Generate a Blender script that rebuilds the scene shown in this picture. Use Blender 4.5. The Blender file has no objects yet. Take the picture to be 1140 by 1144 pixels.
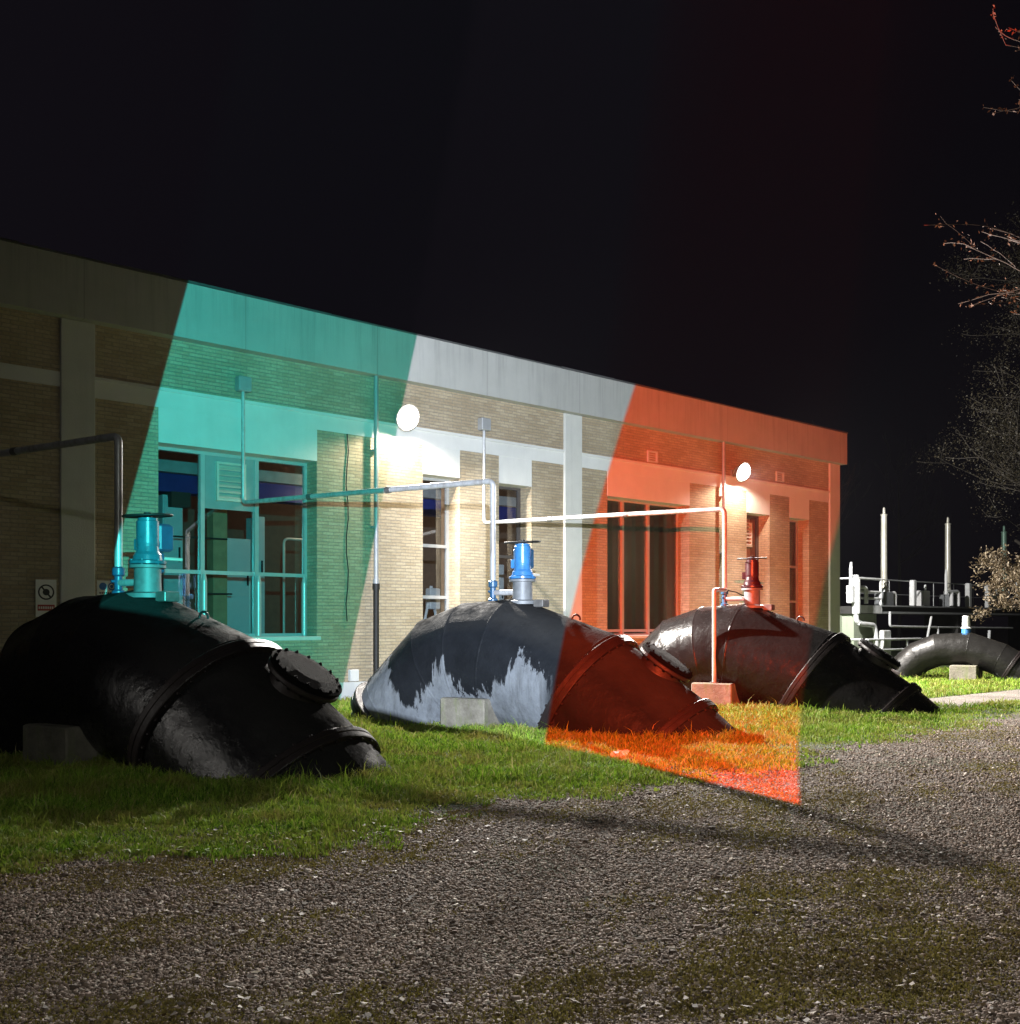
import bpy, math, random
import numpy as np
from mathutils import Vector, Matrix
random.seed(7); RNG = np.random.default_rng(11)
S = bpy.context.scene
COL = S.collection
PI = math.pi

# ------------------------------------------------------------------ mesh helpers
class MB:
    def __init__(s): s.v = []; s.f = []; s.sm = []
    def add(s, vs, fs, smooth=False):
        b = len(s.v); s.v += [tuple(v) for v in vs]
        for f in fs: s.f.append([i + b for i in f]); s.sm.append(smooth)
    def box(s, x0, x1, y0, y1, z0, z1, M=None):
        vs = [Vector(p) for p in ((x0,y0,z0),(x1,y0,z0),(x1,y1,z0),(x0,y1,z0),(x0,y0,z1),(x1,y0,z1),(x1,y1,z1),(x0,y1,z1))]
        if M: vs = [M @ v for v in vs]
        s.add(vs, [(0,3,2,1),(4,5,6,7),(0,1,5,4),(1,2,6,5),(2,3,7,6),(3,0,4,7)])
    def bbox(s, x0, x1, y0, y1, z0, z1, b=.02, M=None):
        # box with chamfered edges
        vs = []; fs = []
        for zi, z in enumerate((z0, z0+b, z1-b, z1)):
            e = b if zi in (0, 3) else 0
            X0, X1, Y0, Y1 = x0+e, x1-e, y0+e, y1-e
            c = b*.8
            vs += [Vector(p) for p in ((X0+c,Y0,z),(X1-c,Y0,z),(X1,Y0+c,z),(X1,Y1-c,z),(X1-c,Y1,z),(X0+c,Y1,z),(X0,Y1-c,z),(X0,Y0+c,z))]
        for k in range(3):
            for i in range(8): fs.append((k*8+i, k*8+(i+1)%8, k*8+8+(i+1)%8, k*8+8+i))
        fs.append(tuple(range(7,-1,-1))); fs.append(tuple(range(24,32)))
        if M: vs = [M @ v for v in vs]
        s.add(vs, fs)
    def lathe(s, prof, n=24, M=None, cap=True, smooth=True):
        # prof: list of (r, z) ; separate verts per band give crisp edges
        for k in range(len(prof)-1):
            (r0,z0),(r1,z1) = prof[k], prof[k+1]
            vs = []
            for r, z in ((r0,z0),(r1,z1)):
                for i in range(n):
                    a = 2*PI*i/n; vs.append(Vector((r*math.cos(a), r*math.sin(a), z)))
            if M: vs = [M @ v for v in vs]
            s.add(vs, [(i,(i+1)%n,n+(i+1)%n,n+i) for i in range(n)], smooth)
        if cap:
            for (r,z), rev in ((prof[0],True),(prof[-1],False)):
                if r < 1e-4: continue
                vs = [Vector((r*math.cos(2*PI*i/n), r*math.sin(2*PI*i/n), z)) for i in range(n)]
                if M: vs = [M @ v for v in vs]
                s.add(vs, [tuple(range(n-1,-1,-1)) if rev else tuple(range(n))])
    def tube(s, pts, rad, n=10, caps=True, smooth=True):
        pts = [Vector(p) for p in pts]
        if not hasattr(rad, '__len__'): rad = [rad]*len(pts)
        rings = []; prev = None
        for i, p in enumerate(pts):
            d = (pts[min(i+1,len(pts)-1)] - pts[max(i-1,0)]).normalized()
            if prev is None:
                a = Vector((0,0,1)) if abs(d.z) < .9 else Vector((1,0,0))
                u = d.cross(a).normalized()
            else: u = (prev - d*prev.dot(d)).normalized()
            prev = u; w = d.cross(u)
            rings.append([p + (u*math.cos(2*PI*k/n) + w*math.sin(2*PI*k/n))*rad[i] for k in range(n)])
        vs = [q for r in rings for q in r]
        fs = [(i*n+k, i*n+(k+1)%n, (i+1)*n+(k+1)%n, (i+1)*n+k) for i in range(len(pts)-1) for k in range(n)]
        s.add(vs, fs, smooth)
        if caps:
            s.add(rings[0], [tuple(range(n-1,-1,-1))]); s.add(rings[-1], [tuple(range(n))])
    def bent(s, pts, rad, n=12, bend=.12, k=5):
        # tube with rounded elbows
        P = [Vector(p) for p in pts]; out = [P[0]]
        for i in range(1, len(P)-1):
            a = (P[i-1]-P[i]).normalized(); b = (P[i+1]-P[i]).normalized()
            p0 = P[i]+a*bend; p1 = P[i]+b*bend
            for j in range(k+1):
                t = j/k; out.append(p0*(1-t)**2 + P[i]*2*t*(1-t) + p1*t*t)
        out.append(P[-1]); s.tube(out, rad, n)
    def build(s, name, mat, parent=None, loc=None):
        me = bpy.data.meshes.new(name); me.from_pydata(s.v, [], s.f)
        me.polygons.foreach_set('use_smooth', s.sm); me.update()
        o = bpy.data.objects.new(name, me); COL.objects.link(o)
        if mat: me.materials.append(mat)
        if parent: o.parent = parent
        if loc: o.location = loc
        return o

def empty(name, loc=(0,0,0), rz=0):
    o = bpy.data.objects.new(name, None); COL.objects.link(o)
    o.empty_display_size = .3; o.location = loc; o.rotation_euler = (0,0,rz); return o
def tag(o, label=None, cat=None, group=None, kind=None):
    if label: o['label'] = label
    if cat: o['category'] = cat
    if group: o['group'] = group
    if kind: o['kind'] = kind
    return o
def kids(o): return [c for c in COL.objects if c.parent == o]
def copy_tree(o, parent=None):
    c = o.copy(); COL.objects.link(c); c.parent = parent
    for ch in kids(o): copy_tree(ch, c)
    return c
def np_mesh(name, verts, faces, nper, mat):
    # verts (N,3), faces (M,nper)
    me = bpy.data.meshes.new(name)
    me.vertices.add(len(verts)); me.vertices.foreach_set('co', np.ascontiguousarray(verts, dtype=np.float32).ravel())
    me.loops.add(faces.size); me.loops.foreach_set('vertex_index', faces.astype(np.int32).ravel())
    me.polygons.add(len(faces)); me.polygons.foreach_set('loop_start', np.arange(0, faces.size, nper, dtype=np.int32))
    me.polygons.foreach_set('loop_total', np.full(len(faces), nper, dtype=np.int32))
    me.update(calc_edges=True)
    o = bpy.data.objects.new(name, me); COL.objects.link(o); me.materials.append(mat); return o

# ------------------------------------------------------------------ materials
class NT:
    def __init__(s, tree): s.t = tree; s.n = tree.nodes; s.l = tree.links
    def node(s, typ, **kw):
        n = s.n.new(typ)
        for k, v in kw.items():
            if k == 'inp':
                for a, b in v.items():
                    if hasattr(b, 'is_output'): s.l.new(b, n.inputs[a])
                    else: n.inputs[a].default_value = b
            else: setattr(n, k, v)
        return n
    def math(s, op, a, b=0, c=None, clamp=False):
        n = s.n.new('ShaderNodeMath'); n.operation = op; n.use_clamp = clamp
        for i, x in enumerate((a, b) if c is None else (a, b, c)):
            if hasattr(x, 'is_output'): s.l.new(x, n.inputs[i])
            else: n.inputs[i].default_value = x
        return n.outputs[0]
    def ramp(s, fac, stops, interp='LINEAR'):
        n = s.n.new('ShaderNodeValToRGB'); s.l.new(fac, n.inputs[0]); e = n.color_ramp.elements
        n.color_ramp.interpolation = interp
        while len(e) < len(stops): e.new(.5)
        for i, (p, c) in enumerate(stops): e[i].position = p; e[i].color = (*c, 1) if len(c) == 3 else c
        return n.outputs[0]
    def noise(s, vec, scale, detail=4, rough=.55, out=0):
        n = s.node('ShaderNodeTexNoise', inp={'Vector': vec, 'Scale': scale, 'Detail': detail, 'Roughness': rough}); return n.outputs[out]
    def mix(s, fac, a, b, mode='MIX'):
        n = s.n.new('ShaderNodeMix'); n.data_type = 'RGBA'; n.blend_type = mode
        for i, x in ((0, fac), (6, a), (7, b)):
            if hasattr(x, 'is_output'): s.l.new(x, n.inputs[i])
            elif i == 0: n.inputs[0].default_value = x
            else: n.inputs[i].default_value = (*x, 1)
        return n.outputs[2]
    def scaled(s, vec, sc, loc=(0,0,0)):
        n = s.node('ShaderNodeMapping', inp={'Vector': vec, 'Scale': sc, 'Location': loc}); return n.outputs[0]

def newmat(name):
    m = bpy.data.materials.new(name); m.use_nodes = True; m.node_tree.nodes.clear()
    t = NT(m.node_tree); out = t.node('ShaderNodeOutputMaterial')
    b = t.node('ShaderNodeBsdfPrincipled'); t.l.new(b.outputs[0], out.inputs[0])
    tc = t.node('ShaderNodeTexCoord'); return m, t, b, tc.outputs['Object'], out
def setc(t, b, name, x):
    if hasattr(x, 'is_output'): t.l.new(x, b.inputs[name])
    elif isinstance(x, tuple): b.inputs[name].default_value = (*x, 1)
    else: b.inputs[name].default_value = x
def bump(t, b, h, dist=.01, strength=1.0):
    n = t.node('ShaderNodeBump', inp={'Height': h, 'Distance': dist, 'Strength': strength}); t.l.new(n.outputs[0], b.inputs['Normal'])

def plain(name, col, rough=.6, metal=0, var=.25, scale=6, bdist=.002, dirt=None, spec=.5):
    m, t, b, co, _ = newmat(name)
    nz = t.noise(co, scale, 5)
    c2 = tuple(x*(1-var) for x in col)
    c = t.ramp(nz, [(.3, c2), (.7, col)])
    if dirt:
        d = t.noise(t.scaled(co, (scale*.5, scale*.5, scale*.12)), 1.0, 6, .7)
        c = t.mix(t.math('MULTIPLY', t.ramp(d, [(.48,(0,0,0)),(.72,(1,1,1))]), .7), c, dirt)
    setc(t, b, 'Base Color', c); b.inputs['Metallic'].default_value = metal; b.inputs['Specular IOR Level'].default_value = spec
    r = t.math('MULTIPLY_ADD', nz, .25, rough-.12); setc(t, b, 'Roughness', r)
    bump(t, b, t.noise(co, scale*9, 4), bdist)
    return m

def brickmat():
    m, t, b, co, _ = newmat('beige_brick')
    sx = t.node('ShaderNodeSeparateXYZ', inp={0: co})
    v = t.node('ShaderNodeCombineXYZ', inp={0: t.math('ADD', sx.outputs[0], sx.outputs[1]), 1: sx.outputs[2]}).outputs[0]
    wob = t.noise(co, 9, 2, .5, 1)
    v2 = t.node('ShaderNodeVectorMath', operation='MULTIPLY_ADD', inp={0: wob, 1: (.008,.008,0), 2: v}).outputs[0]
    br = t.node('ShaderNodeTexBrick', inp={'Vector': v2, 'Color1': (.57,.475,.335,1), 'Color2': (.46,.37,.25,1), 'Mortar': (.37,.33,.26,1), 'Scale': 1.0,
        'Mortar Size': .008, 'Mortar Smooth': .3, 'Bias': .1, 'Brick Width': .255, 'Row Height': .068})
    stain = t.ramp(t.noise(t.scaled(co, (.6,.6,.35)), 1.0, 6, .65), [(.3,(.72,.70,.66)),(.65,(1,1,1))])
    c = t.mix(1.0, br.outputs[0], stain, 'MULTIPLY')
    g = t.ramp(t.noise(co, 22, 3), [(.3,(.85,.85,.85)),(.7,(1.08,1.08,1.08))]); c = t.mix(1.0, c, g, 'MULTIPLY')
    setc(t, b, 'Base Color', c); b.inputs['Roughness'].default_value = .85
    h = t.math('MULTIPLY_ADD', t.noise(co, 60, 3), .25, t.math('SUBTRACT', 1.0, br.outputs[1]))
    bump(t, b, h, .014)
    return m

def rendermat(name, col, streak=.35, joints=0):
    m, t, b, co, _ = newmat(name)
    a = t.noise(co, 1.3, 6, .6); s_ = t.noise(t.scaled(co, (5,5,.35)), 1.0, 6, .7)
    c = t.ramp(a, [(.3, tuple(x*.86 for x in col)), (.7, col)])
    c = t.mix(t.math('MULTIPLY', t.ramp(s_, [(.5,(0,0,0)),(.8,(1,1,1))]), streak), c, tuple(x*.5 for x in col))
    spots = t.ramp(t.noise(co, 7, 8, .75), [(.66,(0,0,0)),(.72,(1,1,1))])
    c = t.mix(t.math('MULTIPLY', spots, .35), c, tuple(x*.45 for x in col))
    if joints:
        sx = t.node('ShaderNodeSeparateXYZ', inp={0: co}); fr = t.math('ABSOLUTE', t.math('SUBTRACT', t.math('FRACT', t.math('MULTIPLY', sx.outputs[0], 1/joints)), .5))
        jn = t.math('GREATER_THAN', fr, .5-.011/joints); c = t.mix(t.math('MULTIPLY', jn, .35), c, tuple(x*.3 for x in col))
        pv = t.node('ShaderNodeTexWhiteNoise', noise_dimensions='1D', inp={'W': t.math('FLOOR', t.math('MULTIPLY_ADD', sx.outputs[0], 1/joints, .5))}).outputs[0]
        c = t.mix(t.math('MULTIPLY', pv, .22), c, tuple(x*.6 for x in col))
        drip = t.noise(t.scaled(co, (9,1,.22)), 1.0, 5, .75); up_ = t.math('MULTIPLY_ADD', sx.outputs[2], 1.4, -9.7, clamp=True)
        c = t.mix(t.math('MULTIPLY', t.math('MULTIPLY', t.ramp(drip, [(.5,(0,0,0)),(.62,(1,1,1))]), up_), .22), c, tuple(x*.35 for x in col))
    setc(t, b, 'Base Color', c); b.inputs['Roughness'].default_value = .8
    bump(t, b, t.noise(co, 45, 4), .004)
    return m

def pipemat(name, wear, base=(.008,.0075,.008), rough=.36, amp=.4, dust=0, spec=.3):
    m, t, b, co, _ = newmat(name)
    sx = t.node('ShaderNodeSeparateXYZ', inp={0: co}); X, Y, Z = sx.outputs
    # peeled lower flank: bitumen paint hangs in swags with a dripping, ragged edge between the welded joints
    saw = t.math('ABSOLUTE', t.math('SINE', t.math('MULTIPLY_ADD', X, 2.35, 1.2)))
    drip = t.noise(t.scaled(co, (7,7,.9)), 1.6, 5, .7)
    low = t.noise(t.scaled(co, (1.1,1.1,.5)), 1.0, 3, .5)
    th = t.math('ADD', t.math('SUBTRACT', wear, t.math('MULTIPLY', saw, amp)), t.math('ADD', t.math('MULTIPLY_ADD', drip, 1.1, -.55), t.math('MULTIPLY_ADD', low, 1.2, -.6)))
    mask = t.math('MULTIPLY_ADD', t.math('SUBTRACT', th, Z), 14, .5, clamp=True)
    front = t.math('MULTIPLY_ADD', X, -4, 5.6, clamp=True)
    mask = t.math('MULTIPLY', mask, front)
    side = t.math('MULTIPLY_ADD', Y, -8, .5, clamp=True); mask = t.math('MULTIPLY', mask, side)
    sc_ = t.ramp(t.noise(co, 14, 7, .75), [(.60,(0,0,0)),(.68,(1,1,1))])
    grey = t.ramp(t.noise(co, 3, 6, .7), [(.3,(.13,.14,.155)),(.7,(.20,.215,.235))])
    grey = t.mix(t.math('MULTIPLY', sc_, .5), grey, (.08,.06,.05))
    run = t.ramp(t.noise(t.scaled(co, (9,9,1.1)), 1.3, 6, .75), [(.45,(0,0,0)),(.7,(1,1,1))])
    grey = t.mix(t.math('MULTIPLY', run, .6), grey, (.055,.055,.055))
    blk = t.ramp(t.noise(co, 2.2, 7, .7), [(.3, base), (.62, tuple(x*1.6 for x in base)), (.8, tuple(x*2.6+.004 for x in base))])
    setc(t, b, 'Base Color', t.mix(mask, blk, grey)); b.inputs['Specular IOR Level'].default_value = spec
    r = t.math('MULTIPLY_ADD', t.noise(co, 5, 6, .7), .35, rough-.17)
    r = t.math('ADD', r, t.math('MULTIPLY', mask, .25)); setc(t, b, 'Roughness', r)
    if dust:
        gn = t.node('ShaderNodeNewGeometry'); nz_ = t.node('ShaderNodeSeparateXYZ', inp={0: gn.outputs['Normal']}).outputs[2]
        dm = t.math('MULTIPLY', t.math('MULTIPLY_ADD', nz_, 3.5, -1.7, clamp=True), t.math('MULTIPLY_ADD', t.noise(co, 4, 6, .7), 1.2, .2, clamp=True))
        t.l.new(t.math('MULTIPLY_ADD', dm, .5, r, clamp=True), b.inputs['Roughness']); t.l.new(t.math('MULTIPLY_ADD', dm, -spec*1.1, spec, clamp=True), b.inputs['Specular IOR Level'])
        bc = b.inputs['Base Color'].links[0].from_socket; setc(t, b, 'Base Color', t.mix(t.math('MULTIPLY', dm, dust), bc, (.055,.052,.048)))
    h = t.math('ADD', t.math('MULTIPLY', t.noise(co, 2.6, 4), 2.6), t.math('ADD', t.math('MULTIPLY', t.noise(co, 38, 5, .7), .35), t.math('MULTIPLY', mask, -.25)))
    bump(t, b, h, .012)
    return m

def concretemat():
    m, t, b, co, _ = newmat('mossy_concrete')
    c = t.ramp(t.noise(co, 5, 7, .7), [(.3,(.13,.115,.09)),(.7,(.27,.245,.20))])
    moss = t.ramp(t.noise(t.scaled(co,(5,5,1.2)), 1.0, 6, .7), [(.5,(0,0,0)),(.66,(1,1,1))])
    c = t.mix(t.math('MULTIPLY', moss, .65), c, (.14,.17,.06))
    setc(t, b, 'Base Color', c); b.inputs['Roughness'].default_value = .9
    bump(t, b, t.noise(co, 30, 6, .7), .012); return m

def groundmat(name, stops, sc=1.0, fine=90, dist=.02, moss=None):
    m, t, b, co, _ = newmat(name)
    a = t.noise(co, fine, 4, .7); v = t.node('ShaderNodeTexVoronoi', inp={'Vector': co, 'Scale': fine*.5})
    c = t.ramp(t.math('MULTIPLY_ADD', v.outputs[1], .6, t.math('MULTIPLY', a, .45)), stops)
    big = t.ramp(t.noise(co, .5*sc, 6, .65), [(.35,(.7,.7,.7)),(.65,(1.1,1.1,1.1))]); c = t.mix(1.0, c, big, 'MULTIPLY')
    if moss:
        mk = t.ramp(t.noise(t.scaled(co,(.55,1.0,1),(3.1,1.7,0)), 1.0, 7, .65), [(.50,(0,0,0)),(.60,(1,1,1))])
        c = t.mix(t.math('MULTIPLY', mk, .8), c, moss)
    setc(t, b, 'Base Color', c); b.inputs['Roughness'].default_value = .9
    bump(t, b, t.math('ADD', t.math('MULTIPLY', v.outputs[0], -1.0), t.math('MULTIPLY', t.noise(co, 3, 5), 2.0)), dist); return m

def islandmat(name, stops, rough=.6, sub=0.0, patch=None, spec=.5):
    m, t, b, co, _ = newmat(name)
    g = t.node('ShaderNodeNewGeometry')
    c = t.ramp(g.outputs['Random Per Island'], stops)
    if patch: c = t.mix(t.ramp(t.noise(co, patch[0], 5, .6), [(.42,(0,0,0)),(.64,(1,1,1))]), c, t.mix(.6, c, patch[1]))
    setc(t, b, 'Base Color', c); b.inputs['Roughness'].default_value = rough; b.inputs['Specular IOR Level'].default_value = spec
    if sub:
        tr = t.node('ShaderNodeBsdfTranslucent', inp={'Color': c}); mx = t.node('ShaderNodeMixShader', inp={0: sub})
        out = [n for n in t.n if n.type == 'OUTPUT_MATERIAL'][0]
        t.l.new(b.outputs[0], mx.inputs[1]); t.l.new(tr.outputs[0], mx.inputs[2]); t.l.new(mx.outputs[0], out.inputs[0])
    return m

def glassmat(name='window_glass', tint=(.82,.86,.88), r=.03, rough=.02):
    m, t, b, co, out = newmat(name)
    lw = t.node('ShaderNodeLayerWeight', inp={'Blend': .5}); fr = t.math('MULTIPLY_ADD', t.math('POWER', lw.outputs['Facing'], 5.0), .9, .04)
    tr = t.node('ShaderNodeBsdfTransparent', inp={'Color': (*tint, 1)}); gl = t.node('ShaderNodeBsdfGlossy', inp={'Roughness': rough})
    mx = t.node('ShaderNodeMixShader', inp={0: t.math('ADD', fr, r, clamp=True), 1: tr.outputs[0], 2: gl.outputs[0]})
    t.l.new(mx.outputs[0], out.inputs[0]); return m
def emitmat(name, col, st):
    m, t, b, co, out = newmat(name)
    e = t.node('ShaderNodeEmission', inp={'Color': (*col, 1), 'Strength': st}); t.l.new(e.outputs[0], out.inputs[0]); return m

M = dict(
    brick=brickmat(), fascia=rendermat('fascia_concrete', (.47,.47,.44), .5, 2.96), pale=rendermat('pale_render', (.70,.70,.67), .12),
    pilaster=rendermat('pilaster_concrete', (.60,.60,.56), .25), plinth=rendermat('plinth_paint', (.62,.63,.62), .3),
    flash=plain('roof_flashing', (.10,.10,.10), .5, 0, .4, 3), roof=plain('roof_felt', (.06,.06,.06), .8),
    frame=plain('aluminium_frame', (.55,.56,.56), .35, .3, .1, 8), darkframe=plain('dark_frame', (.09,.08,.075), .5),
    frame_c=plain('painted_panel', (.33,.34,.34), .45, 0, .15, 4),
    louvre=plain('louvre_metal', (.66,.62,.55), .45, .2, .1), galv=plain('galvanised_tube', (.60,.61,.62), .38, .35, .2, 14, .001, (.20,.15,.11)),
    iron=plain('cast_iron', (.012,.011,.011), .6, 0, .3, 20, .002), dpipe=plain('grey_drainpipe', (.40,.41,.42), .45, .2, .2),
    teal=plain('teal_enamel', (.03,.17,.24), .3, 0, .25, 9, .001, (.03,.06,.08)),
    maroon=plain('red_lit_enamel', (.045,.007,.011), .35, 0, .3, 9, .001),  # blue valve in the red beam, that light put into the paint
    blue=plain('blue_enamel', (.05,.22,.52), .28, 0, .25, 9, .001, (.03,.06,.10)), bluedark=plain('dark_blue_enamel', (.03,.10,.20), .35, 0, .25, 9),
    steel=plain('worn_steel', (.25,.24,.23), .4, .5, .4, 10), neck=plain('grey_casting', (.20,.21,.22), .5, .1, .3, 12),
    pipe1=pipemat('bitumen_pipe_dark', -.1, rough=.27, amp=.2, dust=.3, spec=.5), pipe2=pipemat('bitumen_pipe_peeled', 1.0, (.009,.010,.012), .40, .5, .45, .10), pipe3=pipemat('bitumen_pipe_scuffed', .06, (.009,.008,.008), .24, .3),
    pipe4=pipemat('bitumen_pipe_small', .05, (.009,.0085,.008), .34, .2), collar=pipemat('collar_bitumen', -.5, (.016,.012,.012), .45),
    lid=plain('tarred_lid', (.007,.006,.006), .85, 0, .5, 22, .03, None, .06), concrete=concretemat(),
    white=plain('white_gloss_paint', (.78,.79,.80), .4, 0, .12, 5, .001, (.45,.42,.38)), glass=glassmat(),
    milky=glassmat('dusty_glass', (.60,.70,.71), .05, .2),
    signw=plain('sign_white', (.75,.75,.72), .5, 0, .08), signk=plain('sign_black', (.03,.03,.03), .5), signr=plain('sign_red', (.45,.05,.04), .5), signb=plain('sign_blue', (.05,.18,.45), .5),
    indark=plain('interior_dark', (.06,.04,.03), .8), inwall=plain('interior_wall', (.16,.11,.075), .85), cab=plain('cabinet_paint', (.60,.62,.62), .5, 0, .08),
    navy=plain('navy_crane_paint', (.02,.03,.20), .5), beam=plain('beam_paint', (.38,.38,.37), .6), salmon=plain('salmon_column', (.62,.33,.17), .8),
    floor=plain('interior_floor', (.10,.09,.08), .6), curtain=islandmat('grey_curtain', [(0,(.38,.37,.35)),(1,(.40,.39,.37))], .9, .5),
    greybark=plain('grey_bark', (.042,.034,.026), .95, 0, .5, 12, .01), darkbark=plain('dark_bark', (.02,.017,.015), .95, 0, .5, 12, .01), bark=plain('bark', (.07,.055,.045), .9, 0, .5, 12, .01), twig=plain('twig_bark', (.10,.055,.04), .8, 0, .4, 12),
    deck=plain('weathered_deck', (.05,.047,.045), .7, 0, .5, 3), tower=rendermat('tower_concrete', (.42,.47,.36), .4), spindle=plain('spindle_cover', (.62,.60,.52), .35, .3, .15, 6, .001, (.3,.28,.2)),
    spindleg=plain('green_spindle', (.20,.34,.27), .4, .2, .2),
    lamp=emitmat('lamp_glass', (1, .93, .82), 30), housing=plain('lamp_housing', (.35,.35,.34), .5, .4),
    ground=groundmat('gravelly_soil', [(0,(.05,.037,.03)),(.45,(.14,.11,.09)),(.8,(.28,.23,.19))], moss=(.055,.058,.016)),
    lawn=groundmat('lawn_soil', [(0,(.02,.028,.008)),(.5,(.045,.065,.015)),(.9,(.09,.12,.03))], fine=60),
    path=groundmat('path_gravel', [(0,(.12,.10,.085)),(.6,(.26,.22,.19)),(.9,(.4,.36,.32))]),
    grass=islandmat('grass_blade', [(0,(.05,.12,.012)),(.4,(.18,.34,.024)),(.8,(.31,.46,.05)),(.93,(.36,.38,.10)),(1,(.50,.42,.20))], .6, .3, (1.3,(.30,.22,.07)), .2),
    moss=islandmat('moss_tuft', [(0,(.13,.11,.03)),(.5,(.29,.24,.06)),(1,(.42,.35,.12))], .8, .2, (1.1,(.13,.085,.05)), .15),
    stone=islandmat('gravel_stone', [(0,(.10,.068,.052)),(.35,(.22,.155,.119)),(.7,(.345,.252,.20)),(.9,(.50,.385,.32)),(1,(.88,.77,.68))], .75, spec=.3),
    leafdull=islandmat('dull_leaf', [(0,(.015,.012,.006)),(.6,(.034,.027,.013)),(1,(.06,.047,.025))], .6, .2),
    leafbrown=islandmat('dry_leaf', [(0,(.09,.062,.033)),(.6,(.20,.145,.085)),(1,(.32,.25,.16))], .6, .2),
    bud=islandmat('red_lit_bud', [(0,(.12,.04,.02)),(1,(.26,.10,.05))], .6, .2),  # red beam light on the twigs, put into the bud colour
    litter=plain('crumpled_plastic', (.72,.78,.78), .25, 0, .15),
)

# ------------------------------------------------------------------ camera
CAMH = 1.6
cd = bpy.data.cameras.new('camera'); cam = bpy.data.objects.new('camera', cd); COL.objects.link(cam); S.camera = cam
cam.location = (0,0,CAMH); cam.rotation_euler = (PI/2, 0, -math.atan2(.6574,.7536))
cd.sensor_fit = 'HORIZONTAL'; cd.sensor_width = 36; cd.lens = 36.0; cd.shift_y = 125/1140; cd.clip_end = 2000; cd.clip_start = .05

# ------------------------------------------------------------------ ground
g = MB(); g.add([(-300,-300,0),(400,-300,0),(400,400,0),(-300,400,0)], [(0,1,2,3)])
tag(g.build('ground', M['ground']), kind='structure')
def edgeY(x):  # where the lawn gives way to the gravel yard
    b = np.interp(x, [-20,2.0,2.97,3.84,4.85,6.4,8.1,10.1,13.7,19.2,70], [8.2,7.45,7.0,6.7,6.85,6.95,6.7,7.0,7.4,7.9,9])
    return b + .09*np.sin(x*2.3+.5) + .07*np.sin(x*5.1+1.2) + .05*np.sin(x*11.7)
xs = np.arange(-20, 70, .2)
lm = MB(); lm.add([(x, float(edgeY(x)), .004) for x in xs] + [(x, 60, .004) for x in xs], [(i, i+1, len(xs)+i+1, len(xs)+i) for i in range(len(xs)-1)])
tag(lm.build('lawn', M['lawn']), kind='structure')
pm = MB(); pm.add([(19.0,8.9,.009),(60,9.1,.009),(60,10.7,.009),(20.2,10.5,.009),(19.2,9.9,.009)], [(0,1,2,3,4)])
tag(pm.build('path', M['path']), kind='structure')

FW = np.array([.6574,.7536]); RT = np.array([.7536,-.6574])
def camspace(n, d0, d1, power, half=.56):
    # sample ground points in the region the place shows, denser near the viewer's side
    u = RNG.random(n); a = 1-power
    d = (d0**a + u*(d1**a - d0**a))**(1/a) if abs(a) > 1e-6 else d0*(d1/d0)**u
    r = (RNG.random(n)*2-1)*half*d
    return d[:,None]*FW + r[:,None]*RT, d
def patch(p):
    x, y = p[:,0], p[:,1]
    return (np.sin(x*.9+y*1.7+.6)+np.sin(x*2.1-y*1.3+2)+.8*np.sin(x*3.7+y*4.1)+.6*np.sin(x*8.3-y*6.7+1)+.5*np.sin(x*15+y*13)+.4*np.sin(x*29-y*23))/2.6
def blades(name, P, h, w, mat, lean=.5, kind='stuff', label=None, cat=None):
    n = len(P); yaw = RNG.random(n)*2*PI; tilt = RNG.random(n)*lean*h; ty = RNG.random(n)*2*PI
    wx, wy = np.cos(yaw)*w/2, np.sin(yaw)*w/2; z = P[:,2] if P.shape[1] > 2 else np.zeros(n)
    lx, ly = np.cos(ty)*tilt, np.sin(ty)*tilt
    V = np.zeros((n,5,3))
    V[:,0] = np.c_[P[:,0]-wx, P[:,1]-wy, z-.003]; V[:,1] = np.c_[P[:,0]+wx, P[:,1]+wy, z-.003]
    V[:,2] = np.c_[P[:,0]+wx*.8+lx*.35, P[:,1]+wy*.8+ly*.35, z+h*.55]; V[:,3] = np.c_[P[:,0]-wx*.8+lx*.35, P[:,1]-wy*.8+ly*.35, z+h*.55]
    V[:,4] = np.c_[P[:,0]+lx, P[:,1]+ly, z+h*(1-.25*lean)]
    b = np.arange(n)[:,None]*5
    F3 = np.concatenate([b+[0,1,2], b+[0,2,3], b+[3,2,4]], 0)
    o = np_mesh(name, V.reshape(-1,3), F3, 3, mat); tag(o, label, cat, kind=kind); return o

# lawn grass
P, d = camspace(620000, 6.5, 36, 1.35)
e = edgeY(P[:,0]); edgefuzz = (P[:,1]-e) + .35*patch(P)
ok = (P[:,1] < 17.9) & (edgefuzz > RNG.random(len(P))**2*1.3-.35)
ok &= ~((P[:,0] > 19.2) & (P[:,1] > 9.0) & (P[:,1] < 10.55))
P, d = P[ok], d[ok]; pt = patch(P)
h = (.045 + .085*RNG.random(len(P))) * (1 + .6*np.clip(pt,-1,1.4)) * np.clip(.45+(P[:,1]-edgeY(P[:,0]))*.5, .35, 1.15)
tall = RNG.random(len(P)) < .02; h[tall] *= 1.8
w = .0045 + .0006*d
blades('grass', P, h, w, M['grass'], .9, label='green lawn grass around the pipes', cat='grass')
# broad-leaved weeds along the lawn edge
P, d = camspace(60000, 6.5, 18, 1.2); e = P[:,1]-edgeY(P[:,0])
ok = (e > -.35) & (e < .9) & (patch(P*1.7+3) > .45) & (RNG.random(len(P)) < .55); P = P[ok]
blades('weeds', P, .03+.05*RNG.random(len(P)), .022+.012*RNG.random(len(P)), M['grass'], 1.6, label='low broad leaved weeds at the lawn edge', cat='weeds')
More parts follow.
